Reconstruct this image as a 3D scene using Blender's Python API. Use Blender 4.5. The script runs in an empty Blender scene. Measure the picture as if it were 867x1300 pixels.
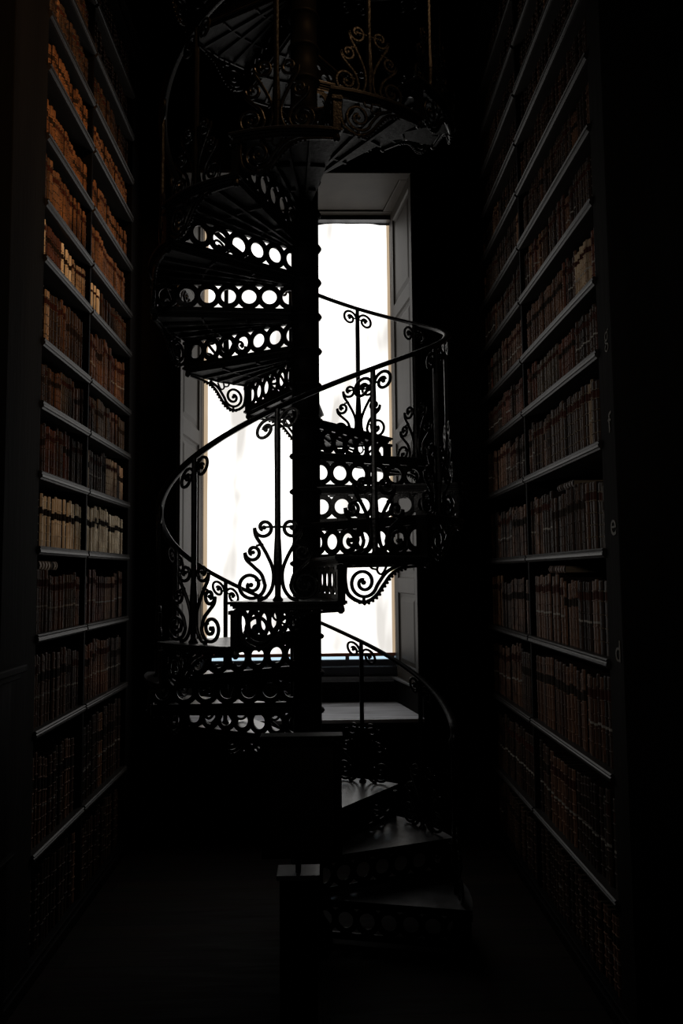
import bpy, bmesh, math, random
from math import sin, cos, pi, radians as R, sqrt
from mathutils import Vector, Matrix
random.seed(7)
scene = bpy.context.scene
COL = scene.collection
EYE = 1.75

# ------------------------------------------------------------------ materials
def mat(name, color, rough=.5, spec=.5, metal=0., var=0., scale=8., color2=None, bump=0., bscale=60., stretch=(1, 1, 1), rnd=0., coat=0.):
    m = bpy.data.materials.new(name); m.use_nodes = True
    nt = m.node_tree; b = nt.nodes['Principled BSDF']
    b.inputs['Roughness'].default_value = rough
    b.inputs['Metallic'].default_value = metal
    b.inputs['Specular IOR Level'].default_value = spec
    b.inputs['Coat Weight'].default_value = coat
    b.inputs['Coat Roughness'].default_value = .2
    tc = nt.nodes.new('ShaderNodeTexCoord'); mp = nt.nodes.new('ShaderNodeMapping')
    mp.inputs['Scale'].default_value = stretch
    nt.links.new(tc.outputs['Object'], mp.inputs['Vector'])
    n = nt.nodes.new('ShaderNodeTexNoise'); n.inputs['Scale'].default_value = scale; n.inputs['Detail'].default_value = 5
    nt.links.new(mp.outputs['Vector'], n.inputs['Vector'])
    rp = nt.nodes.new('ShaderNodeValToRGB')
    c2 = color2 or tuple(c * (1 - var) for c in color)
    rp.color_ramp.elements[0].position = .35; rp.color_ramp.elements[1].position = .65
    rp.color_ramp.elements[0].color = (*c2, 1); rp.color_ramp.elements[1].color = (*color, 1)
    nt.links.new(n.outputs['Fac'], rp.inputs['Fac'])
    out = rp.outputs['Color']
    if rnd:
        oi = nt.nodes.new('ShaderNodeObjectInfo'); hs = nt.nodes.new('ShaderNodeHueSaturation')
        mr = nt.nodes.new('ShaderNodeMapRange'); mr.inputs['To Min'].default_value = 1 - rnd; mr.inputs['To Max'].default_value = 1 + rnd
        nt.links.new(oi.outputs['Random'], mr.inputs['Value']); nt.links.new(mr.outputs['Result'], hs.inputs['Value'])
        nt.links.new(out, hs.inputs['Color']); out = hs.outputs['Color']
    nt.links.new(out, b.inputs['Base Color'])
    if bump:
        n2 = nt.nodes.new('ShaderNodeTexNoise'); n2.inputs['Scale'].default_value = bscale
        nt.links.new(mp.outputs['Vector'], n2.inputs['Vector'])
        bp = nt.nodes.new('ShaderNodeBump'); bp.inputs['Strength'].default_value = bump; bp.inputs['Distance'].default_value = .01
        nt.links.new(n2.outputs['Fac'], bp.inputs['Height']); nt.links.new(bp.outputs['Normal'], b.inputs['Normal'])
    return m

M = {}
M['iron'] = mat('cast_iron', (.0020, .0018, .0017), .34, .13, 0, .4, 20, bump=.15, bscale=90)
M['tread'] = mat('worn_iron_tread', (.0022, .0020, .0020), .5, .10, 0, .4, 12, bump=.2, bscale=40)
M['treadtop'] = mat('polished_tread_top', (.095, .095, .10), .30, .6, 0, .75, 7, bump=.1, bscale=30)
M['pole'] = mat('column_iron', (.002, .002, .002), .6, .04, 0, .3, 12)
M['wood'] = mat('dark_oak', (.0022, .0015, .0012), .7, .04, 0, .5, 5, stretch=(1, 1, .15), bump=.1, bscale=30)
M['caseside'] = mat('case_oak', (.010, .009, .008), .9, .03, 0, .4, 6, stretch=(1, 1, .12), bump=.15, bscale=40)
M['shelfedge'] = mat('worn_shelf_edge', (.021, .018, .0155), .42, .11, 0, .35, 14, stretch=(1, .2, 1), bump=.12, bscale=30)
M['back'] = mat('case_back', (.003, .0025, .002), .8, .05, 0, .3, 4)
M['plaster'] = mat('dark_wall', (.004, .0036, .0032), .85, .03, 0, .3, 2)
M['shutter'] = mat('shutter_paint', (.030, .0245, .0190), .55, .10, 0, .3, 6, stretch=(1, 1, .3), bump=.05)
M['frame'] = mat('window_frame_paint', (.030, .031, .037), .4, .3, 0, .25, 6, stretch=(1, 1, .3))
M['ledge'] = mat('lit_ledge', (.12, .12, .12), .4, .3, 0, .3, 10)  # lightened colour paints the light catching sill caps and stand ledge
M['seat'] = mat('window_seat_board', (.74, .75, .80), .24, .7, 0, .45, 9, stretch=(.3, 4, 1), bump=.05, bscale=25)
M['redwood'] = mat('blind_batten', (.30, .10, .05), .5, .3, 0, .2, 9)
M['gilt'] = mat('gilt_paint', (.05, .038, .018), .6, .1, 0, .3, 30)

# floor boards
def floor_mat():
    m = bpy.data.materials.new('floor_boards'); m.use_nodes = True
    nt = m.node_tree; b = nt.nodes['Principled BSDF']
    tc = nt.nodes.new('ShaderNodeTexCoord'); mp = nt.nodes.new('ShaderNodeMapping')
    nt.links.new(tc.outputs['Object'], mp.inputs['Vector'])
    br = nt.nodes.new('ShaderNodeTexBrick'); br.inputs['Scale'].default_value = 1
    br.inputs['Brick Width'].default_value = 2.4; br.inputs['Row Height'].default_value = .14; br.inputs['Mortar Size'].default_value = .004
    br.inputs['Color1'].default_value = (.016, .0105, .008, 1); br.inputs['Color2'].default_value = (.008, .0055, .0045, 1); br.inputs['Mortar'].default_value = (.002, .002, .002, 1)
    nt.links.new(mp.outputs['Vector'], br.inputs['Vector'])
    n = nt.nodes.new('ShaderNodeTexNoise'); n.inputs['Scale'].default_value = 3; n.inputs['Detail'].default_value = 6
    mp2 = nt.nodes.new('ShaderNodeMapping'); mp2.inputs['Scale'].default_value = (1, 9, 1)
    nt.links.new(tc.outputs['Object'], mp2.inputs['Vector']); nt.links.new(mp2.outputs['Vector'], n.inputs['Vector'])
    mx = nt.nodes.new('ShaderNodeMixRGB'); mx.blend_type = 'MULTIPLY'; mx.inputs['Fac'].default_value = .8
    nt.links.new(br.outputs['Color'], mx.inputs[1]); nt.links.new(n.outputs['Color'], mx.inputs[2])
    nt.links.new(mx.outputs[0], b.inputs['Base Color'])
    mr = nt.nodes.new('ShaderNodeMapRange'); mr.inputs['To Min'].default_value = .5; mr.inputs['To Max'].default_value = .85
    nt.links.new(n.outputs['Fac'], mr.inputs['Value']); nt.links.new(mr.outputs['Result'], b.inputs['Roughness'])
    b.inputs['Specular IOR Level'].default_value = .04
    bp = nt.nodes.new('ShaderNodeBump'); bp.inputs['Strength'].default_value = .3; bp.inputs['Distance'].default_value = .01
    nt.links.new(n.outputs['Fac'], bp.inputs['Height']); nt.links.new(bp.outputs['Normal'], b.inputs['Normal'])
    return m
M['floor'] = floor_mat()

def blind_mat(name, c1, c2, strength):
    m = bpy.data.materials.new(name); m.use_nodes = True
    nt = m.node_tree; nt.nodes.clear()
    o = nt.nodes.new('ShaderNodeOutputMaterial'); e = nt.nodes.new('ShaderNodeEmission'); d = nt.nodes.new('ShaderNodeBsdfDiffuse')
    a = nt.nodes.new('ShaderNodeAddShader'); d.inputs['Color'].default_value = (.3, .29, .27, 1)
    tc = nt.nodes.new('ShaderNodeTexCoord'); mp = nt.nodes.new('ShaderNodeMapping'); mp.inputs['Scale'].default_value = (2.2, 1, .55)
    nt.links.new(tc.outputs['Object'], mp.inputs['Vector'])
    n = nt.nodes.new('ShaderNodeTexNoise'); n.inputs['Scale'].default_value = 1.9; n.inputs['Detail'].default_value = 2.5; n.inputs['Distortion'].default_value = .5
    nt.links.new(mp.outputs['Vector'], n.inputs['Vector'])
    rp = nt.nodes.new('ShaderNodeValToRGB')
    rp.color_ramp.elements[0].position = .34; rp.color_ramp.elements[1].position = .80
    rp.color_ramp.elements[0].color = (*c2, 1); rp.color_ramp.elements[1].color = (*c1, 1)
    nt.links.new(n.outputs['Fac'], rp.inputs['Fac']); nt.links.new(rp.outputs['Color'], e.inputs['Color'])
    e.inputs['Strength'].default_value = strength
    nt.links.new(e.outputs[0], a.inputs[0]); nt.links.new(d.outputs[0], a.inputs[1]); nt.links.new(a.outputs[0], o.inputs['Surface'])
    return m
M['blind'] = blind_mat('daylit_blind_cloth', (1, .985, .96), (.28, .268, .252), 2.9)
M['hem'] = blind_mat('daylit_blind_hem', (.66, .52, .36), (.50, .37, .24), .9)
def glass_mat():
    m = bpy.data.materials.new('window_glass'); m.use_nodes = True
    b = m.node_tree.nodes['Principled BSDF']
    b.inputs['Transmission Weight'].default_value = 1; b.inputs['Roughness'].default_value = 0; b.inputs['IOR'].default_value = 1.45
    b.inputs['Base Color'].default_value = (.95, .98, 1, 1)
    return m
M['glass'] = glass_mat()

# ------------------------------------------------------------------ mesh builder
class MB:
    def __init__(s): s.v = []; s.f = []; s.m = []; s.mats = []
    def mi(s, m):
        if m is None: m = 0
        if isinstance(m, int): return m
        if m not in s.mats: s.mats.append(m)
        return s.mats.index(m)
    def add(s, vs, fs, m=None):
        o = len(s.v); k = s.mi(m)
        s.v += [tuple(p) for p in vs]; s.f += [tuple(i + o for i in f) for f in fs]; s.m += [k] * len(fs)
    def box(s, x0, y0, z0, x1, y1, z1, m=None):
        x0, x1 = sorted((x0, x1)); y0, y1 = sorted((y0, y1)); z0, z1 = sorted((z0, z1))
        s.add([(x0, y0, z0), (x1, y0, z0), (x1, y1, z0), (x0, y1, z0), (x0, y0, z1), (x1, y0, z1), (x1, y1, z1), (x0, y1, z1)],
              [(0, 3, 2, 1), (4, 5, 6, 7), (0, 1, 5, 4), (1, 2, 6, 5), (2, 3, 7, 6), (3, 0, 4, 7)], m)
    def prism(s, poly, z0, z1, m=None):
        n = len(poly)
        s.add([(x, y, z0) for x, y in poly] + [(x, y, z1) for x, y in poly],
              [tuple(reversed(range(n))), tuple(range(n, 2 * n))] + [(i, (i + 1) % n, n + (i + 1) % n, n + i) for i in range(n)], m)
    def sweep(s, path, secs, nrm, m=None, closed=False):
        """path: 3D pts; secs: per point list of (a,b) section; a along in-plane normal, b along nrm(i)"""
        n = len(path); k = len(secs(0)); vs = []
        for i, p in enumerate(path):
            p = Vector(p)
            if closed: t = Vector(path[(i + 1) % n]) - Vector(path[i - 1])
            else: t = Vector(path[min(i + 1, n - 1)]) - Vector(path[max(i - 1, 0)])
            t.normalize(); N = Vector(nrm(i)); A = t.cross(N); A.normalize(); B = A.cross(t); B.normalize()
            for a, b in secs(i): vs.append(p + A * a + B * b)
        fs = []
        for i in range(n if closed else n - 1):
            j = (i + 1) % n
            for q in range(k): fs.append((i * k + q, i * k + (q + 1) % k, j * k + (q + 1) % k, j * k + q))
        if not closed: fs += [tuple(reversed(range(k))), tuple(range((n - 1) * k, n * k))]
        s.add(vs, fs, m)
    def lathe(s, cx, cy, prof, seg=28, m=None):
        vs = []; fs = []
        for r, z in prof:
            for i in range(seg):
                a = 2 * pi * i / seg; vs.append((cx + r * cos(a), cy + r * sin(a), z))
        for j in range(len(prof) - 1):
            for i in range(seg): fs.append((j * seg + i, j * seg + (i + 1) % seg, (j + 1) * seg + (i + 1) % seg, (j + 1) * seg + i))
        fs += [tuple(reversed(range(seg))), tuple(range((len(prof) - 1) * seg, len(prof) * seg))]
        s.add(vs, fs, m)
    def mesh(s, name, mats=None, smooth=False):
        me = bpy.data.meshes.new(name); me.from_pydata(s.v, [], s.f)
        for mm in (mats or s.mats): me.materials.append(mm)
        for p, k in zip(me.polygons, s.m): p.material_index = k; p.use_smooth = smooth
        me.update(); return me
    def build(s, name, m=None, parent=None, smooth=False, bevel=0, loc=None):
        me = s.mesh(name, [m] if m else None, smooth)
        o = bpy.data.objects.new(name, me); COL.objects.link(o)
        if parent: o.parent = parent
        if loc: o.location = loc
        if bevel:
            b = o.modifiers.new('bevel', 'BEVEL'); b.width = bevel; b.segments = 2; b.limit_method = 'ANGLE'
        return o
def empty(name, loc=(0, 0, 0)):
    o = bpy.data.objects.new(name, None); COL.objects.link(o); o.location = loc; o.empty_display_size = .1; return o
def tag(o, label=None, cat=None, group=None, kind=None):
    if label: o['label'] = label
    if cat: o['category'] = cat
    if group: o['group'] = group
    if kind: o['kind'] = kind
    return o
def struct(mb, name, m, **k): return tag(mb.build(name, m, **k), kind='structure')

# ------------------------------------------------------------------ room
YO, YI = 5.4, 6.13            # wall face and window plane
ZP, ZT = .759, 4.68           # window seat height, soffit height
XLo, XRo, XLi, XRi = -1.045, .681, -1.0, .592
CEIL = 6.4
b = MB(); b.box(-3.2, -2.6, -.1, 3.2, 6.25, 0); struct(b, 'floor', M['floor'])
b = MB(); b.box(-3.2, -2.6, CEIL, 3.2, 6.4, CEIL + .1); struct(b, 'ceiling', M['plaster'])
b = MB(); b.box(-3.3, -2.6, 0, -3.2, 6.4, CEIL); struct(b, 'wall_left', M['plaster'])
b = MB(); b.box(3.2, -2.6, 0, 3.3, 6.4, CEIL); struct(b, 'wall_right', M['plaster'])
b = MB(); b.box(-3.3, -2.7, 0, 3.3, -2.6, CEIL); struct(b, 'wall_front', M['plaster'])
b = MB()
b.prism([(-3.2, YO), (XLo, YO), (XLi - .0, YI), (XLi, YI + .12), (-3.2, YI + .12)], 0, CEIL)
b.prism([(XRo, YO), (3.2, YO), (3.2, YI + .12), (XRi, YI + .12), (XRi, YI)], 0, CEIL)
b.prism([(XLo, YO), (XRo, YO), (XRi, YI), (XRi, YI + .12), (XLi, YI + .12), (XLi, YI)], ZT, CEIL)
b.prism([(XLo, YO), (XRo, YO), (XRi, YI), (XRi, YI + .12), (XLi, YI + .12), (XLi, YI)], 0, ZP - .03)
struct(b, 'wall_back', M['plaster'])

# window seat board
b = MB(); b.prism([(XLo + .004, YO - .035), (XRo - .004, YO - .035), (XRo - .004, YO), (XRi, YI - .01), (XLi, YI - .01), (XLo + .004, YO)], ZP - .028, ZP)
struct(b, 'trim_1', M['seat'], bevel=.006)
# low dado around the seat with a moulded cap
b = MB()
zc = EYE - .815
b.box(XLi, YI - .034, ZP, XRi, YI + .10, zc + .016)
b.prism([(.675, YO), (.545, YI - .035), (XRi - .003, YI - .035), (XRo - .003, YO)], ZP, zc)
b.prism([(-1.04, YO), (-.955, YI - .035), (XLi + .003, YI - .035), (XLo + .003, YO)], ZP, zc)
struct(b, 'trim_2', M['wood'])
b = MB()
b.box(XLi + .01, YI - .065, zc, .53, YI + .03, zc + .018)
b.prism([(.66, YO - .0), (.518, YI - .065), (XRi - .003, YI - .04), (XRo - .003, YO)], zc, zc + .018)
b.box(XLi + .01, YI - .052, zc - .022, .535, YI - .036, zc)
struct(b, 'trim_3', M['ledge'], bevel=.004)
# window board under the sash
b = MB(); b.box(XLi + .001, YI - .03, zc + .018, XRi - .001, YI + .11, EYE - .742)
b.box(XLi + .001, YI - .045, EYE - .742, XRi - .001, YI + .11, EYE - .722)
struct(b, 'trim_4', M['frame'], bevel=.003)

# panelled splays (shutters folded back) and soffit
def panelled(w, h, rails, stile=.07, th=.03):
    """frame mesh in local (x: width, y: thickness, z: height) and list of panel meshes"""
    f = MB()
    f.box(0, 0, 0, stile, th, h); f.box(w - stile, 0, 0, w, th, h)
    zs = [0] + rails + [h]
    f.box(stile, 0, 0, w - stile, th, .09); f.box(stile, 0, h - .09, w - stile, th, h)
    for r in rails: f.box(stile, 0, r - .055, w - stile, th, r + .055)
    ps = []
    for i in range(len(zs) - 1):
        z0 = zs[i] + (.09 if i == 0 else .055); z1 = zs[i + 1] - (.09 if i == len(zs) - 2 else .055)
        p = MB(); x0, x1 = stile, w - stile
        def ring(ix, y): return [(x0 + ix, y, z0 + ix), (x1 - ix, y, z0 + ix), (x1 - ix, y, z1 - ix), (x0 + ix, y, z1 - ix)]
        L = [ring(0, .002), ring(.008, .012), ring(.03, .016), ring(.065, .006)]
        vs = sum(L, []); fs = []
        for k in range(3):
            for q in range(4): fs.append((k * 4 + q, k * 4 + (q + 1) % 4, (k + 1) * 4 + (q + 1) % 4, (k + 1) * 4 + q))
        fs.append((12, 13, 14, 15))
        p.add(vs, fs); ps.append(p)
    return f, ps
def place_panelled(name, p0, p1, z0, h, rails, label, flip):
    p0 = Vector((*p0, z0)); p1 = Vector((*p1, z0)); d = p1 - p0; w = d.length; d.normalize()
    f, ps = panelled(w, h, rails)
    e = empty(name)
    n = Vector((d.y, -d.x, 0)) * flip            # local -y points into the opening
    mtx = Matrix(((d.x, n.x, 0, p0.x), (d.y, n.y, 0, p0.y), (0, 0, 1, z0), (0, 0, 0, 1)))
    for nm, mm in [('shutter_frame', f)] + [('shutter_panel', q) for q in ps]:
        mm.v = [tuple(mtx @ Vector(v)) for v in mm.v]
        mm.build(nm, M['shutter'], e, bevel=.003 if nm == 'shutter_frame' else 0)
    return tag(e, label, 'window shutter')
zs0 = ZP + .002
rl = [1.70 - zs0 + .0, 2.86 - zs0, 3.86 - zs0]
place_panelled('window_shutter', (XRo - .035, YO + .01), (XRi - .035, YI - .07), zc + .02, ZT - zc - .03, [1.64 - zc, 2.80 - zc, 3.80 - zc],
               'grey-brown panelled wooden shutter lining the right side of the window recess', 1)
place_panelled('window_shutter', (XLo + .035, YO + .01), (XLi + .035, YI - .07), zc + .02, ZT - zc - .03, [1.64 - zc, 2.80 - zc, 3.80 - zc],
               'grey-brown panelled wooden shutter lining the left side of the window recess', -1)
# soffit: framed panel
b = MB()
z = ZT - .022
b.prism([(XLo, YO), (XRo, YO), (XRo - .012, YO + .1), (XLo + .008, YO + .1)], z, ZT)
b.prism([(XLi, YI - .13), (XRi, YI - .13), (XRi, YI - .05), (XLi, YI - .05)], z, ZT)
b.prism([(XLo, YO + .1), (XLo + .1, YO + .1), (XLi + .1, YI - .13), (XLi, YI - .13)], z, ZT)
b.prism([(XRo - .1, YO + .1), (XRo, YO + .1), (XRi, YI - .13), (XRi - .1, YI - .13)], z, ZT)
b.prism([(-.2, YO + .1), (-.1, YO + .1), (-.1, YI - .13), (-.2, YI - .13)], z, ZT)
b.prism([(XLo + .1, YO + .1), (XRo - .1, YO + .1), (XRi - .1, YI - .13), (XLi + .1, YI - .13)], ZT - .010, ZT)
struct(b, 'trim_5', M['shutter'], bevel=.004)

# window: box frame, sashes, glass
w = empty('window_1'); w['kind'] = 'structure'
b = MB(); zb = EYE - .722
BL, BR = -.962, .556
b.box(XLi, YI - .06, zb, BL, YI + .1, ZT); b.box(BR, YI - .06, zb, XRi, YI + .1, ZT)
b.box(BL, YI - .06, ZT - .055, BR, YI + .1, ZT)
b.box(XLi + .022, YI - .075, zb, XLi + .034, YI - .06, ZT - .02); b.box(XRi - .03, YI - .075, zb, XRi - .018, YI - .06, ZT - .02)
b.build('window_frame', M['frame'], w, bevel=.003)
b = MB()
b.box(BL, YI + .05, zb, BR, YI + .09, zb + .045)
b.box(BL, YI + .05, 2.86, BR, YI + .09, 2.91)
b.box(BL, YI + .05, ZT - .1, BR, YI + .09, ZT)
for x in (BL, -.86 + .4, -.22 + .02, .30 - .24 + .1, BR - .035): b.box(x, YI + .055, zb + .045, x + .03, YI + .085, ZT - .1)
for z in (1.72, 2.3, 3.5, 4.1): b.box(BL, YI + .055, z, BR, YI + .085, z + .025)
b.build('sash', M['frame'], w)
b = MB(); b.box(BL, YI + .068, zb + .04, BR, YI + .072, ZT - .1); b.build('window_pane', M['glass'], w)

# roller blind
bl = empty('roller_blind', (0, 0, 0))
tag(bl, 'off-white cloth blind pulled down over the tall window, glowing with daylight', 'blind')
def cloth(x0, x1, y, z0, z1, nx, nz):
    m = MB(); vs = []
    for j in range(nz + 1):
        for i in range(nx + 1):
            u = i / nx; v = j / nz; x = x0 + (x1 - x0) * u
            dy = .006 * sin(9 * x + 3 * v) + .004 * sin(23 * x + 5 * v * v * 3)
            vs.append((x, y + dy * (v if v < .9 else 1), z0 + (z1 - z0) * v))
    k = nx + 1
    m.add(vs, [(j * k + i, j * k + i + 1, (j + 1) * k + i + 1, (j + 1) * k + i) for j in range(nz) for i in range(nx)])
    return m
ZB0 = EYE - .640
cloth(BL + .035, BR - .026, YI + .012, ZB0, ZT - .06, 60, 40).build('cloth', M['blind'], bl, smooth=True)
cloth(BL + .003, BL + .035, YI + .012, ZB0, ZT - .06, 3, 40).build('hem', M['hem'], bl, smooth=True)
cloth(BR - .026, BR - .003, YI + .012, ZB0, ZT - .06, 3, 40).build('hem', M['hem'], bl, smooth=True)
b = MB(); b.box(BL + .002, YI - .002, ZB0 - .006, BR - .002, YI + .014, ZB0 + .020); b.build('bottom_batten', M['redwood'], bl, bevel=.004)
b = MB()
b.sweep([(BL + .003, YI + .03, ZT - .05), (BR - .003, YI + .03, ZT - .05)], lambda i: [(.02 * cos(a * pi / 6), .02 * sin(a * pi / 6)) for a in range(12)], lambda i: (0, 0, 1))
b.build('roller', M['frame'], bl)

# ------------------------------------------------------------------ spiral staircase
CX, CY = -.089, 3.87
DA, H = 360 / 11, .18
def A(n): return 183.48 - DA * n
def T(n): return 3.2555 - H * n
NB, NT = 17, -13
RR = .72
def railz(deg): return EYE + 1.178 + (deg + 9.4) / 360 * 11 * H
st = empty('spiral_staircase', (CX, CY, 0))
tag(st, 'black cast-iron spiral staircase with ringed risers and scrolled railing before the window', 'staircase')
def P(r, deg, z, off=0):     # local to stair; off = shift along the ascending tangent
    a = R(deg); return (r * cos(a) - off * sin(a), r * sin(a) + off * cos(a), z)

# central column
prof = [(.115, 0), (.115, .05), (.10, .07), (.085, .09), (.0705, .12)]
for n in range(NB, NT, -1):
    z = T(n) - .012
    prof += [(.0705, z - .014), (.080, z - .010), (.086, z), (.080, z + .010), (.0705, z + .014)]
prof += [(.0705, T(NT) + .5), (.09, T(NT) + .53), (.05, T(NT) + .60), (.01, T(NT) + .62)]
b = MB(); b.lathe(0, 0, prof, 36); b.build('column', M['pole'], st, smooth=True)

RT = .782
def tread_mesh(extra_back=0):
    m = MB()
    def poly(rin, rout, front, back, a1):
        N = 10; pts = [P(rin, 0, 0, -front)[:2]]
        a0 = -math.degrees(front / rout)
        for i in range(N + 1): pts.append(P(rout, a0 + (a1 - a0) * i / N, 0)[:2])
        pts.append(P(rin, a1, 0, back)[:2])
        return pts
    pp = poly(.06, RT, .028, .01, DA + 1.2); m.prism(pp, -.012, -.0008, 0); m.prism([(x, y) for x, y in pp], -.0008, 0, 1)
    m.prism(poly(.06, RT - .010, .020, 0, DA + .6), -.020, -.012)
    m.prism(poly(.06, RT - .018, .012, 0, DA), -.030, -.020)
    # ribs beneath
    for k in (.25, .5, .75):
        a = DA * k
        m.sweep([P(.12, a, -.036), P(.74, a, -.036)], lambda i: [(-.006, -.008), (.006, -.008), (.006, .008), (-.006, .008)], lambda i: (0, 0, 1))
    for rr in (.30, .52):
        m.sweep([P(rr, DA * i / 8, -.034) for i in range(9)], lambda i: [(-.005, -.006), (.005, -.006), (.005, .006), (-.005, .006)], lambda i: (0, 0, 1))
    return m
def riser_mesh():
    """plane radial at angle 0, z 0 = tread top of this riser; plane coords (r, z)"""
    m = MB(); t = .005
    def ann(cr, cz, ri, ro, th):
        N = 28; vs = []
        for i in range(N):
            a = 2 * pi * i / N
            for r, y in ((ri, -th), (ro, -th * .6), (ro, th * .6), (ri, th)):
                vs.append((cr + r * cos(a), y, cz + r * sin(a)))
        fs = []
        for i in range(N):
            j = (i + 1) % N
            for q in range(4): fs.append((i * 4 + q, i * 4 + (q + 1) % 4, j * 4 + (q + 1) % 4, j * 4 + q))
        m.add(vs, fs)
    for k in range(7): ann(.0784 + .1038 * k, -.09, .0370, .0640, t + .0004 * (k % 2))
    m.box(.05, -.007, -.030, .76, .007, -.024); m.box(.05, -.006, -.18, .76, .006, -.149)
    m.box(.05, -.009, -.034, .76, .009, -.0295)
    # outer post with mouldings
    m.box(.745, -.016, -.19, .775, .016, -.028)
    m.box(.738, -.022, -.185, .782, .022, -.172); m.box(.738, -.022, -.046, .782, .022, -.030)
    m.lathe(.76, 0, [(.006, -.225), (.016, -.215), (.016, -.205), (.012, -.19)], 12)
    return m
def catmull(pts, n=8):
    out = []
    for i in range(len(pts) - 1):
        p0 = pts[max(i - 1, 0)]; p1 = pts[i]; p2 = pts[i + 1]; p3 = pts[min(i + 2, len(pts) - 1)]
        for k in range(n):
            t = k / n
            out.append(tuple(.5 * ((2 * p1[c]) + (-p0[c] + p2[c]) * t + (2 * p0[c] - 5 * p1[c] + 4 * p2[c] - p3[c]) * t * t + (-p0[c] + 3 * p1[c] - 3 * p2[c] + p3[c]) * t ** 3) for c in (0, 1)))
    out.append(tuple(pts[-1])); return out
def spiral(cx, cz, r0, r1, a0, a1, n=26):
    return [(cx + (r0 + (r1 - r0) * (i / n) ** 1.25) * cos(R(a0 + (a1 - a0) * i / n)), cz + (r0 + (r1 - r0) * (i / n) ** 1.25) * sin(R(a0 + (a1 - a0) * i / n))) for i in range(n + 1)]
def ribbon(m, pts, w, d, wrap, taper=None, blob=()):
    """wrap(u,v)->(3D point, normal)"""
    L = [wrap(u, v) for u, v in pts]; n = len(L)
    def sec(i):
        k = taper(i / (n - 1)) if taper else 1
        a = w * k / 2; c = d / 2
        return [(-a, -c * .6), (-a * .5, -c), (a * .5, -c), (a, -c * .6), (a, c * .6), (a * .5, c), (-a * .5, c), (-a, c * .6)]
    m.sweep([p for p, _ in L], sec, lambda i: L[i][1])
    for u, v, r in blob:
        p, N = wrap(u, v); N = Vector(N).normalized(); X = Vector((0, 0, 1)).cross(N).normalized(); Z = N.cross(X)
        vs = []; K = 12
        for dd, rr in ((-d * .6, .6), (-d * .3, 1), (d * .3, 1), (d * .6, .6)):
            for i in range(K):
                a = 2 * pi * i / K; vs.append(Vector(p) + N * dd + X * (r * rr * cos(a)) + Z * (r * rr * sin(a)))
        fs = [(j * K + i, j * K + (i + 1) % K, (j + 1) * K + (i + 1) % K, (j + 1) * K + i) for j in range(3) for i in range(K)]
        fs += [tuple(reversed(range(K))), tuple(range(3 * K, 4 * K))]
        m.add(vs, fs)
def bracket_mesh():
    m = MB(); RB = .758
    def wrap(u, v):
        a = u / RB; return (RB * cos(a), RB * sin(a), v), (cos(a), sin(a), 0)
    c = (.098, -.108)
    # scalloped outer border
    border = catmull([(.02, -.035), (.018, -.10), (.035, -.158), (.095, -.188), (.150, -.165), (.190, -.118), (.225, -.078), (.275, -.052), (.34, -.044), (.425, -.040)], 6)
    ribbon(m, border, .015, .014, wrap, lambda t: 1.2 - .5 * t)
    for i in range(10, len(border) - 10, 2):
        ribbon(m, [border[i], border[i + 1]], .004, .01, wrap, blob=[(border[i][0] + .006, border[i][1] - .007, .0062)])
    inner = catmull([(.26, -.040), (.205, -.066), (.165, -.112), (.150, -.138)], 6)
    ribbon(m, inner[:-1] + spiral(c[0], c[1], .060, .011, -32, -32 - 600, 48), .0135, .014, wrap, lambda t: 1.0, blob=[(c[0], c[1], .010)])
    ribbon(m, [(.098, -.165), (.098, -.186)], .012, .012, wrap)
    ribbon(m, catmull([(.165, -.036), (.16, -.06), (.175, -.075), (.19, -.066), (.205, -.04)]), .008, .012, wrap)
    ribbon(m, catmull([(.125, -.034), (.135, -.05), (.155, -.055)]), .008, .012, wrap)
    ribbon(m, [(.012, -.032), (.2, -.032), (.43, -.032)], .010, .016, wrap)
    return m
tread_me = tread_mesh().mesh('tread', [M['tread'], M['treadtop']]); riser_me = riser_mesh().mesh('riser', [M['iron']]); bracket_me = bracket_mesh().mesh('bracket', [M['iron']])
def put(name, me, parent, loc, rz):
    o = bpy.data.objects.new(name, me); COL.objects.link(o); o.parent = parent; o.location = loc; o.rotation_euler = (0, 0, rz); return o
for n in range(NB, NT - 1, -1):
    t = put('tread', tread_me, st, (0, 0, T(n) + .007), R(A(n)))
    put('riser', riser_me, t, (0, 0, -.007), 0)
    if n < NB: put('bracket', bracket_me, t, (0, 0, 0), 0)

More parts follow.
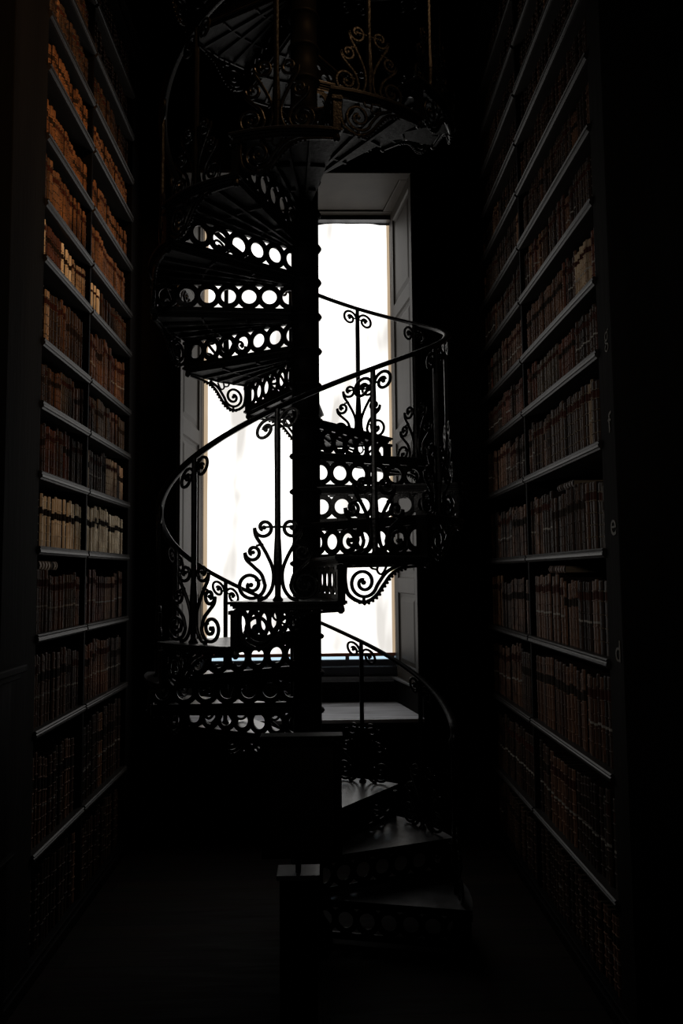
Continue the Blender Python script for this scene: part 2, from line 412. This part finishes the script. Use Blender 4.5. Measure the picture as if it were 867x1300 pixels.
SL = 11 * H / (2 * pi * RR)
def baluster_meshes(h):
    """local: u = tangent (ascending), v up, 0 at tread; radial = normal"""
    def wrap(u, v): return (RR, u, v), (1, 0, 0)
    bar = MB()
    zz = [(0, .013), (.04, .0125), (.10, .014), (.16, .018), (.20, .0165), (.26, .013), (.40, .0125), (h - .12, .0135), (h - .02, .0115), (h + .0, .011)]
    vs = []
    for z, r in zz: vs += [(RR - r * .8, -r, z), (RR + r * .8, -r, z), (RR + r * .8, r, z), (RR - r * .8, r, z)]
    # crisp arrises: octagonal section
    vs = []
    for z, r in zz:
        for k in range(8):
            a = pi / 8 + k * pi / 4; vs.append((RR + r * cos(a), r * sin(a), z))
    K = 8
    bar.add(vs, [(j * K + i, j * K + (i + 1) % K, (j + 1) * K + (i + 1) % K, (j + 1) * K + i) for j in range(len(zz) - 1) for i in range(K)] + [tuple(reversed(range(K))), tuple(range((len(zz) - 1) * K, len(zz) * K))])
    bar.lathe(RR, 0, [(.02, 0), (.022, .006), (.016, .014), (.013, .02)], 14)
    low = MB()
    for s in (-1, 1):
        def W(u, v, s=s): return (RR, s * u, v), (1, 0, 0)
        # S scroll: small spiral above, large spiral below
        up = [(p[0], p[1]) for p in reversed(spiral(.103, .199, .034, .010, 0, -420, 30))]      # mirrored: u>0 outward
        lo = spiral(.112, .066, .059, .010, 180, 180 + 570, 48)
        mid = catmull([(.137, .199), (.131, .170), (.100, .140), (.068, .108), (.053, .062)], 5)
        ribbon(low, up[:-1] + mid[:-1] + lo, .0145, .013, W, blob=[(.103, .199, .0085), (.112, .066, .010)])
        u3 = list(reversed(spiral(.057, .30, .040, .011, 0, -420, 30)))
        m3 = catmull([(.097, .30), (.092, .268), (.070, .232), (.043, .185), (.022, .135), (.018, .09), (.028, .045), (.055, .012), (.085, .006)], 5)
        ribbon(low, u3[:-1] + m3, .0145, .013, W, blob=[(.057, .30, .0095)])
        ribbon(low, [(.0, .302), (.05, .302)], .009, .011, W); ribbon(low, [(.06, .232), (.09, .226)], .009, .011, W)
        ribbon(low, [(.07, .085), (.095, .085)], .009, .011, W)
    top = MB()
    for s in (-1, 1):
        def W2(u, v, s=s): return (RR, s * u, v + s * u * SL), (1, 0, 0)
        sp = spiral(.050, h - .066, .044, .010, 180, 180 - 520, 44)
        ribbon(top, sp, .013, .012, W2, blob=[(.050, h - .066, .0095)])
        ribbon(top, [(.004, h - .062), (.045, h - .062)], .008, .01, W2)
    return bar.mesh('baluster', [M['iron']]), low.mesh('foot_scroll', [M['iron']]), top.mesh('head_scroll', [M['iron']])
BOFF = 13
hb = railz(A(5) + BOFF) - T(5) - .012
bm_, lm_, tm_ = baluster_meshes(hb)
for n in range(NB, NT, -1):
    if n == NB: put('foot_scroll', lm_, st, (0, 0, T(n)), R(A(n) + BOFF)); continue
    o = put('baluster', bm_, st, (0, 0, T(n) + .007), R(A(n) + BOFF))
    put('foot_scroll', lm_, o, (0, 0, 0), 0); put('head_scroll', tm_, o, (0, 0, 0), 0)
# handrail
def rail_sec(i):
    return [(-.002, -.021), (.004, -.019), (.008, -.010), (.009, 0), (.008, .010), (.004, .019), (-.002, .021), (-.004, .008), (-.012, .007), (-.012, -.007), (-.004, -.008)]
d0, d1 = -361., A(NT) + 20
N = int((d1 - d0) / 3)
path = [P(RR, d0 + (d1 - d0) * i / N, railz(d0 + (d1 - d0) * i / N)) for i in range(N + 1)]
p0 = Vector(path[0]); tg = (Vector(path[0]) - Vector(path[1])).normalized()
tail = [p0 + tg * .03 + Vector((0, 0, -.012)), p0 + tg * .045 + Vector((0, 0, -.045)), p0 + tg * .03 + Vector((0, 0, -.07))]
path = [tuple(q) for q in reversed(tail)] + path
angs = [R(d0)] * 3 + [R(d0 + (d1 - d0) * i / N) for i in range(N + 1)]
b = MB(); b.sweep(path, lambda i: [(-a, c) for a, c in rail_sec(i)], lambda i: (cos(angs[i]), sin(angs[i]), 0))
b.build('handrail', M['iron'], st, smooth=True)
# foot newel at the rail's lower end
b = MB(); q = P(RR, d0, 0)
b.lathe(q[0], q[1], [(.045, 0), (.045, .03), (.032, .045), (.024, .08), (.018, .12), (.018, railz(d0) - .12), (.026, railz(d0) - .10), (.03, railz(d0) - .07), (.018, railz(d0) - .04), (.016, railz(d0) - .005)], 18)
b.build('newel', M['iron'], st, smooth=True)

# ------------------------------------------------------------------ bookcases
LX, RX = -1.287, 1.126
LZ = [.075] + [EYE + z for z in (-1.21, -.68, -.257, .139, .481, .804, 1.097, 1.492, 1.760, 2.082, 2.425, 2.690, 3.0, 3.3)]
RZ = [.075] + [EYE + z for z in (-1.27, -.792, -.346, .094, .532, .908, 1.215, 1.555, 1.875, 2.195, 2.50, 2.80, 3.1, 3.4)]
LY = [3.50, 4.215, 5.085]; RY = [3.075, 4.265, 5.335]
def bookcase(side, X, ys, zs, y_near, y_far, label):
    s = side                                   # +1: faces +X (left case); -1: faces -X
    e = empty('bookcase', (X - s * .2, (ys[0] + ys[-1]) / 2, 0)); tag(e, label, 'bookcase')
    off = Vector(e.location)
    def part(mb, nm, m, bev=0):
        mb.v = [tuple(Vector(v) - off) for v in mb.v]; return mb.build(nm, m, e, bevel=bev)
    D = .42; top = zs[-1] + .3
    b = MB(); b.box(X - s * D, y_near, 0, X - s * (D + .03), y_far, top); part(b, 'back_panel', M['back'])
    # near end standard
    b = MB(); b.box(X, y_near, 0, X - s * D, ys[0] - .0, top); b.box(X + s * .012, y_near - .012, 0, X - s * D, y_near, top)
    part(b, 'side_panel', M['caseside'], .004)
    b = MB(); b.box(X, ys[2], 0, X - s * D, y_far, top); part(b, 'side_panel', M['wood'], .004)
    b = MB(); b.box(X - s * .004, ys[1] - .011, .07, X - s * D, ys[1] + .011, top); part(b, 'divider', M['wood'], .003)
    b = MB(); b.box(X + s * .02, y_near + .02, 0, X - s * .03, y_far, .055); b.box(X + s * .008, y_near + .02, .055, X - s * .03, y_far, .075); b.box(X - s * .03, ys[0], 0, X - s * D, ys[2], .075)
    part(b, 'plinth', M['wood'], .005)
    b = MB(); b.box(X + s * .06, y_near - .04, top, X - s * D, y_far, top + .06); b.box(X + s * .03, y_near - .02, top - .05, X - s * D, y_far, top)
    part(b, 'cornice', M['wood'], .006)
    for z in zs[1:]:
        for k in (0, 1):
            b = MB(); y0 = ys[k] + (.011 if k else 0); y1 = ys[k + 1] - (.011 if k == 0 else 0)
            # reeded front edge profile swept along y, board behind
            pr = [(0, 0), (.008, 0), (.014, -.006), (.010, -.013), (.014, -.018), (.014, -.028), (.009, -.031), (.004, -.038), (-.006, -.039), (-.39, -.028), (-.39, 0)]
            vs = [(X + s * a, y0, z + c) for a, c in pr] + [(X + s * a, y1, z + c) for a, c in pr]
            n = len(pr)
            b.add(vs, [tuple(range(n)), tuple(reversed(range(n, 2 * n)))] + [(i, n + i, n + (i + 1) % n, (i + 1) % n) for i in range(n)])
            part(b, 'shelf', M['shelfedge'])
    return e, off
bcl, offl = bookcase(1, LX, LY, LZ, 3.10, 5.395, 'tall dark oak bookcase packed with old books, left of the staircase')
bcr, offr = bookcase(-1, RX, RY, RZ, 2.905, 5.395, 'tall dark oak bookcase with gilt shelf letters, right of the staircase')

# gilt shelf letters on the near standard of the right case
def letter(ch, z, size=.11):
    cu = bpy.data.curves.new('shelf_letter', 'FONT'); cu.body = ch; cu.size = size; cu.extrude = .0008; cu.align_x = 'CENTER'; cu.align_y = 'CENTER'
    o = bpy.data.objects.new('shelf_letter_text', cu); COL.objects.link(o)
    dg = bpy.context.evaluated_depsgraph_get(); me = bpy.data.meshes.new_from_object(o.evaluated_get(dg))
    bpy.data.objects.remove(o)
    me.materials.clear(); me.materials.append(M['gilt'])
    me.transform(Matrix(((0, 0, -1, 0), (-1, 0, 0, 0), (0, 1, 0, 0), (0, 0, 0, 1))))
    q = bpy.data.objects.new('shelf_letter', me); COL.objects.link(q); q.parent = bcr
    q.location = Vector((RX - .0015, 2.975, z)) - offr; q['label'] = 'gilt painted letter %s' % ch
letter('f', 2.33, .12); letter('e', 1.93, .13); letter('d', 1.44, .12)
# the two-storey g
b = MB()
def gw(u, v): return (RX - .0015, 2.975 - u, 2.66 + v), (-1, 0, 0)
ribbon(b, [(.014 * cos(a * pi / 8), .020 + .017 * sin(a * pi / 8)) for a in range(17)], .006, .0015, gw)
ribbon(b, catmull([(.010, .034), (.016, .042), (.024, .043)]), .005, .0015, gw)
ribbon(b, catmull([(-.010, .008), (-.014, -.002), (-.002, -.008), (.014, -.014), (.016, -.030), (.002, -.040), (-.014, -.034), (-.013, -.022), (-.004, -.012)]), .006, .0015, gw)
b.v = [tuple(Vector(v) - offr) for v in b.v]
q = b.build('shelf_letter', M['gilt'], bcr); q['label'] = 'gilt painted letter g'

# ------------------------------------------------------------------ books
def book_mat(name, c, c2=None, rough=.5): return mat(name, c, .52, .09, 0, .45, 9, color2=c2, bump=.25, bscale=35, stretch=(1, 1, 1), rnd=.55)
BM = {
 'vellum': book_mat('vellum', (.86, .74, .56), (.50, .39, .26)),
 'cream': book_mat('cream_vellum', (.46, .35, .23), (.20, .115, .065)),
 'tan': book_mat('tan_calf', (.20, .10, .050), (.07, .033, .016)),
 'orange': book_mat('orange_calf', (.19, .085, .034), (.06, .024, .010)),
 'brown': book_mat('brown_calf', (.140, .070, .040), (.040, .019, .011)),
 'dark': book_mat('dark_calf', (.058, .033, .021), (.016, .010, .007)),
 'red': book_mat('red_morocco', (.125, .046, .028), (.04, .016, .010)),
 'grey': book_mat('grey_boards', (.085, .064, .047), (.03, .022, .016)),
 'boards': mat('gap_shade_boards', (.016, .010, .008), .7, .08, 0, .5, 30),  # dark colour paints the shade seen between neighbouring spines
 'pages': mat('page_edges', (.16, .12, .08), .8, .1, 0, .4, 20),
 'label_red': mat('red_title_label', (.05, .016, .010), .8, .04, 0, .3, 20),
 'label_dark': mat('dark_title_label', (.022, .015, .010), .8, .04, 0, .3, 20),
 'gold': mat('gilt_tooling', (.16, .11, .055), .6, .15, 0, .4, 60),
 'tag': mat('paper_shelfmark', (.34, .32, .28), .8, .05, 0, .2, 20),
}
def book_mesh(color, style):
    """unit thickness (y -.5..+.5), unit height, depth .2 m; spine faces +x"""
    m = MB(); C = BM[color]
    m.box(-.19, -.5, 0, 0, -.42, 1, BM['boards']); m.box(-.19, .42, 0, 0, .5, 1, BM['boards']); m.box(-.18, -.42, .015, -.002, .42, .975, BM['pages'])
    # spine loops
    bands = {0: [.18, .36, .54, .72, .86], 1: [.12, .28, .44, .60, .76, .90], 2: [.25, .5, .75], 3: []}[style % 4]
    zs = [(0, 0, C)]
    marks = []
    lab = {0: ('label_red', .735, .845), 1: ('label_dark', .615, .745), 2: ('label_dark', .56, .70), 3: ('label_red', .70, .78)}[style % 4]
    ev = [(0, 0, None)]
    for bnd in bands: ev += [(bnd - .008, 0, None), (bnd - .004, .0035, 'gold' if style % 3 == 0 else None), (bnd + .004, .0035, None), (bnd + .008, 0, None)]
    ev += [(lab[1], 0, lab[0]), (lab[2], 0, None)]
    if style >= 4: ev += [(.405, .0006, 'tag'), (.435, .0006, None)]
    ev += [(.985, 0, None), (1, -.002, None)]
    ev.sort(key=lambda e: e[0])
    K = 8; vs = []; fs = []; ms = []
    for z, ex, _ in ev:
        for i in range(K + 1):
            u = -1 + 2 * i / K; vs.append((.0085 * (1 - u * u) + ex * (1 if abs(u) < 1 else .3), u * .5, z))
    base = len(m.v); m.v += vs
    cur = None
    for j in range(len(ev) - 1):
        cur = ev[j][2]
        if ev[j][2] is None and j and lab[1] < ev[j][0] < lab[2] - .001: cur = lab[0]
        mi = m.mi(BM[cur] if cur else C)
        for i in range(K):
            a = base + j * (K + 1) + i
            m.f.append((a, a + 1, a + K + 2, a + K + 1)); m.m.append(mi)
    return m
BOOKS = {}
def get_book(color, style):
    k = (color, style)
    if k not in BOOKS:
        mb = book_mesh(color, style); BOOKS[k] = (mb, mb.mesh('book', None))
    return BOOKS[k]
LOOK = {'vellum': 'pale vellum', 'cream': 'cream and brown mottled', 'tan': 'tan leather', 'orange': 'orange-brown leather', 'brown': 'brown leather', 'dark': 'dark brown leather', 'red': 'reddish leather', 'grey': 'grey-brown'}
ORD = 'first second third fourth fifth sixth seventh eighth ninth tenth eleventh twelfth thirteenth fourteenth fifteenth sixteenth seventeenth eighteenth nineteenth twentieth twenty-first twenty-second twenty-third twenty-fourth twenty-fifth twenty-sixth twenty-seventh twenty-eighth twenty-ninth thirtieth thirty-first thirty-second thirty-third thirty-fourth thirty-fifth thirty-sixth thirty-seventh thirty-eighth thirty-ninth fortieth'.split()
# rows bottom -> top : (near mix, far mix), fill height, thickness range, style set
W = lambda **k: list(k.items())
Lrows = [
 (W(dark=3, brown=1), W(dark=1), .86, (.035, .055), (0, 2)),
 (W(brown=3, tan=1, grey=1), W(dark=3, brown=1, tan=1), .86, (.035, .055), (1, 5)),
 (W(dark=3, grey=1, brown=1), W(dark=2, brown=2), .86, (.028, .042), (4, 5)),
 (W(brown=4, red=1, grey=2), W(brown=3, tan=1, red=1), .80, (.026, .036), (4,)),
 (W(vellum=6, cream=2), W(vellum=1), .84, (.026, .036), (1, 2)),
 (W(dark=4, brown=1, red=1), W(brown=2, red=2, dark=2, cream=1), .86, (.024, .034), (4, 0, 2)),
 (W(dark=2, grey=2, brown=2), W(brown=2, grey=2, red=1), .85, (.024, .036), (0, 1, 2)),
 (W(dark=5, brown=1), W(red=3, brown=3, tan=1), .86, (.026, .036), (4, 0, 2)),
 (W(cream=3, vellum=2, red=2), W(vellum=4, red=1), .86, (.020, .032), (0, 2, 3)),
 (W(orange=3, tan=2), W(tan=2, brown=2, dark=1), .86, (.026, .034), (0,)),
 (W(orange=1), W(orange=2, tan=2), .66, (.026, .034), (0, 2)),
 (W(orange=3, tan=1), W(orange=1, tan=1), .84, (.026, .034), (0, 2)),
 (W(dark=3, tan=1), W(dark=3, brown=1), .85, (.028, .045), (1, 0)),
 (W(dark=3, tan=1), W(dark=1), .85, (.028, .045), (1, 0)),
 (W(dark=1), W(dark=1), .85, (.028, .045), (1, 0)),
]
Rrows = [
 (W(dark=3, brown=1), W(dark=1), .86, (.04, .06), (5, 1)),
 (W(dark=5, brown=2, grey=1), W(dark=3, red=1), .86, (.04, .06), (5, 4)),
 (W(dark=3, brown=3), W(brown=2, dark=2), .88, (.034, .05), (4, 1)),
 (W(dark=3, brown=4, cream=2, grey=1), W(dark=3, brown=2, tan=1), .80, (.028, .052), (0, 1, 4)),
 (W(dark=4, brown=3, grey=1, red=1), W(dark=3, brown=3), .76, (.024, .046), (0, 1, 4)),
 (W(dark=5, brown=2, red=1, cream=1), W(brown=3, dark=3, grey=1), .82, (.024, .042), (0, 4, 5)),
 (W(dark=3, red=3, brown=2, grey=1), W(red=3, brown=2, dark=1), .84, (.024, .036), (0, 4, 1)),
 (W(dark=3, brown=2, red=2, cream=1), W(brown=2, red=2, grey=1), .84, (.024, .036), (0, 4, 1)),
 (W(dark=3, brown=2, red=1, tan=1), W(dark=3, brown=1, tan=1), .84, (.024, .036), (0, 4)),
 (W(dark=4, brown=2), W(dark=4, brown=1, tan=1), .84, (.024, .036), (0, 1)),
 (W(dark=4, brown=1), W(dark=4, tan=1), .84, (.026, .04), (0, 1)),
 (W(dark=4, brown=1, tan=1), W(dark=1), .84, (.026, .04), (0, 1)),
 (W(dark=4, tan=1), W(dark=1), .84, (.026, .04), (0, 1)),
 (W(dark=4), W(dark=1), .84, (.03, .045), (0, 1)),
 (W(dark=4), W(dark=1), .84, (.03, .045), (0, 1)),
]
def pick(mix):
    t = random.uniform(0, sum(w for _, w in mix))
    for c, w in mix:
        t -= w
        if t <= 0: return c
    return mix[-1][0]
allb = []
tops = {}
for side, X, ys, zs, rows in ((1, LX, LY, LZ, Lrows), (-1, RX, RY, RZ, Rrows)):
    for ri, (mn, mf, fill, th, sty) in enumerate(rows):
        if ri >= len(zs): break
        z0 = zs[ri]; z1 = (zs[ri + 1] if ri + 1 < len(zs) else z0 + .30) - .044
        for k in (0, 1):
            y = ys[k] + .016; ye = ys[k + 1] - .016; idx = 0; run = None; last = 0
            row = []
            hrun = fill
            while True:
                t = random.uniform(*th)
                if run is None or random.random() < .22:
                    run = pick((mn, mf)[k]); stl = random.choice(sty); hrun = fill * random.uniform(.90, 1.06); trun = random.uniform(*th)
                t = trun * random.uniform(.9, 1.1)
                if random.random() < .18: t = random.uniform(*th)
                # specific bays seen in the photograph
                c = run
                if side == 1 and ri == 7 and k == 0: c = 'cream' if idx < 4 and idx != 1 else ('dark' if c == 'cream' else c)
                if side == 1 and ri == 8 and k == 1: c = ('vellum' if idx < 10 else 'dark')
                if side == 1 and ri == 5 and k == 1 and (ye - y) < .14: c = 'cream'
                if side == 1 and ri == 7 and k == 1 and .10 < (ye - y) < .17: c = 'orange'
                if y + t > ye: break
                jit = .012 if sty == (4,) else .05
                h = (z1 - z0) * min(hrun * random.uniform(1 - jit, 1 + jit * .4), .965)
                row.append([side, ri, k, idx, y + t / 2, t * (.70 if side == 1 and k == 0 and 3 <= ri <= 9 else .80), h, c, stl, X - side * random.uniform(.018, .030), z0])
                y += t + (.0 if random.random() < .93 else random.uniform(.004, .02)); idx += 1
            allb += row; tops[(side, ri, k)] = row
# pixel size estimate to choose the 300 that show largest
F = 980.15
def score(bk):
    side, ri, k, idx, y, t, h, c, stl, x, z0 = bk
    zc_ = z0 + h / 2 - EYE
    d = y + zc_ * .08
    yp = 650 - F * (zc_ * .9968 - y * .0799) / (y * .9968 + zc_ * .0799)
    if yp < -20 or yp > 1320: return 0
    wpx = F * abs(x) / y ** 2 * t
    hpx = F * h / d
    vis = 1.0
    return wpx * hpx * vis
allb.sort(key=score, reverse=True)
IND, REST = allb[:297], allb[297:]
for bk in IND:
    side, ri, k, idx, y, t, h, c, stl, x, z0 = bk
    mb, me = get_book(c, stl)
    o = bpy.data.objects.new('book', me); COL.objects.link(o)
    o.location = (x - side * .008, y, z0 + .0005); o.scale = (1, t, h); o.rotation_euler = (0, 0, 0 if side == 1 else pi)
    nm = 'left' if side == 1 else 'right'
    shelf = 'bottom shelf' if ri == 0 else ORD[ri] + ' shelf up'
    tag(o, '%s book, %s from the %s, %s, %s bay, %s bookcase' % (LOOK[c], ORD[idx], 'front' if k == 0 else 'divider', shelf, 'near' if k == 0 else 'far', nm),
        'book', 'books standing in the %s bookcase' % nm)
stuff = MB()
for bk in REST:
    side, ri, k, idx, y, t, h, c, stl, x, z0 = bk
    mb, _ = get_book(c, stl)
    vs = [((x - side * .008) + side * v[0], y + side * v[1] * t, z0 + v[2] * h) for v in mb.v]
    o = len(stuff.v); stuff.v += vs; stuff.f += [tuple(i + o for i in f) for f in mb.f]
    mp = [stuff.mi(mm) for mm in mb.mats]; stuff.m += [mp[i] for i in mb.m]
so = stuff.build('shelved_books'); tag(so, 'further old leather books filling the dim shelves of both bookcases', 'books', kind='stuff')
# three books lying flat on top of the standing ones, raised bands outward
def lying(side, ri, k, y0, length, th_, c, label):
    row = [r for r in tops[(side, ri, k)] if r[4] > y0 - .02 and r[4] < y0 + length + .02]
    z = max(r[10] + r[6] for r in row) + .001
    mb, me = get_book(c, 1)
    o = bpy.data.objects.new('book', me); COL.objects.link(o)
    X = LX if side == 1 else RX
    # spine faces aisle; height axis along Y
    o.matrix_world = Matrix.Translation((X - side * .040, y0 if side == -1 else y0, z + th_ / 2)) @ Matrix(((side, 0, 0, 0), (0, 0, length, 0), (0, -side * th_ , 0, 0), (0, 0, 0, 1)))
    tag(o, label, 'book', 'books lying on top of the rows')
lying(1, 3, 0, 3.62, .24, .040, 'cream', 'tan book with raised bands lying flat on the fourth shelf row, left bookcase')
lying(-1, 3, 0, 3.72, .26, .036, 'brown', 'brown book lying flat on standing books, fourth shelf up, right bookcase')
lying(-1, 4, 0, 3.55, .24, .032, 'dark', 'dark book lying flat on standing books, fifth shelf up, right bookcase')

# ------------------------------------------------------------------ plinth beside the left bookcase, and display stand
p = empty('plinth', (-1.42, 2.80, 0)); tag(p, 'dark moulded wooden plinth standing at the near end of the left bookcase', 'plinth')
b = MB(); b.box(-.25, -.20, .08, .23, .20, 1.36); b.box(-.27, -.22, 0, .25, .22, .08); b.build('shaft', M['wood'], p, bevel=.004)
b = MB(); b.box(-.28, -.23, 1.36, .255, .23, 1.385); b.box(-.30, -.25, 1.385, .27, .25, 1.415); b.build('cap', M['wood'], p, bevel=.006)
b = MB(); b.box(-.27, -.22, .70, .25, .22, .715); b.build('moulding', M['wood'], p, bevel=.003)

YS = 3.02
s_ = empty('display_stand', (-.1, YS, 0)); tag(s_, 'dark boxy wooden display stand on a slim pedestal in front of the stair foot', 'stand')
k_ = YS / 2.95
bx0, bx1 = -.2374 * k_ + .1, .0571 * k_ + .1
zt = EYE - .605 * k_; zbm = EYE - 1.032 * k_
b = MB(); b.box(bx0, -.05, zbm, bx1, .015, zt); b.build('case', M['wood'], s_, bevel=.004)
b = MB(); b.box(bx0 + .03, -.056, zbm + .03, bx1 - .03, -.05, zt - .03); b.build('front_panel', M['caseside'], s_, bevel=.002)
b = MB(); b.box(bx0 - .006, -.056, zt, bx1 + .006, .021, zt + .012); b.build('lid', M['pole'], s_, bevel=.003)
b = MB(); b.box(bx0 + .055, -.055, zbm - .075, bx1 - .085, .06, zbm - .058); b.build('ledge', M['ledge'], s_, bevel=.002)
b = MB(); b.box(bx0 + .065, -.02, .06, bx1 - .095, .04, zbm - .075); xm = (bx0 + bx1) / 2 - .015; b.box(xm - .010, -.03, zbm - .058, xm + .010, .01, zbm); b.build('pedestal', M['wood'], s_, bevel=.003)
b = MB(); b.box(bx0 + .02, -.13, 0, bx1 - .05, .13, .035); b.box(bx0 + .045, -.08, .035, bx1 - .075, .09, .06); b.build('foot', M['wood'], s_, bevel=.006)

# ------------------------------------------------------------------ light
wd = bpy.data.worlds.new('World'); scene.world = wd; wd.use_nodes = True
bg = wd.node_tree.nodes['Background']; bg.inputs[0].default_value = (.62, .82, .95, 1); bg.inputs[1].default_value = 1.1
def area(name, loc, target, size, power, color):
    l = bpy.data.lights.new(name, 'AREA'); l.shape = 'RECTANGLE'; l.size, l.size_y = size; l.energy = power; l.color = color
    o = bpy.data.objects.new(name, l); COL.objects.link(o); o.location = loc
    o.rotation_euler = (Vector(target) - Vector(loc)).to_track_quat('-Z', 'Y').to_euler(); return o
for nm, loc, tg_, sz, pw, cl, sp in (
    ('gallery_lamp_light', (1.3, 1.6, 5.9), (-.9, 3.8, 4.1), (.3, .3), 6, (1, .56, .26), 46),
    ('fill_light_right', (1.9, .2, 3.0), (-1.29, 4.3, 2.75), (.6, .6), .45, (1, .93, .84), 58),  # unseen fill, added to brighten the left bookcase
    ('fill_light_left', (-1.9, .2, 3.0), (1.13, 4.2, 2.35), (.6, .6), 2.0, (1, .93, .86), 58)):  # likewise an added fill with no visible source, for the right bookcase
    area(nm, loc, tg_, sz, pw, cl).data.spread = R(sp)

# ------------------------------------------------------------------ camera
cam = bpy.data.cameras.new('Camera'); co = bpy.data.objects.new('Camera', cam); COL.objects.link(co)
scene.camera = co
cam.sensor_fit = 'VERTICAL'; cam.sensor_height = 36; cam.lens = 980.15 / 1300 * 36; cam.clip_start = .05
pi_, ya, ro = .0801, .0226, -.0096
fw = Vector((cos(pi_) * sin(ya), cos(pi_) * cos(ya), sin(pi_))); rt = Vector((cos(ya), -sin(ya), 0)); up = Vector((-sin(pi_) * sin(ya), -sin(pi_) * cos(ya), cos(pi_)))
rt2 = rt * cos(ro) + up * sin(ro); up2 = -rt * sin(ro) + up * cos(ro)
co.matrix_world = Matrix(((rt2.x, up2.x, -fw.x, 0), (rt2.y, up2.y, -fw.y, 0), (rt2.z, up2.z, -fw.z, EYE), (0, 0, 0, 1)))
scene.view_settings.view_transform = 'Standard'; scene.view_settings.look = 'None'
scene.view_settings.exposure = 0; scene.view_settings.gamma = 1; scene.view_settings.use_curve_mapping = False
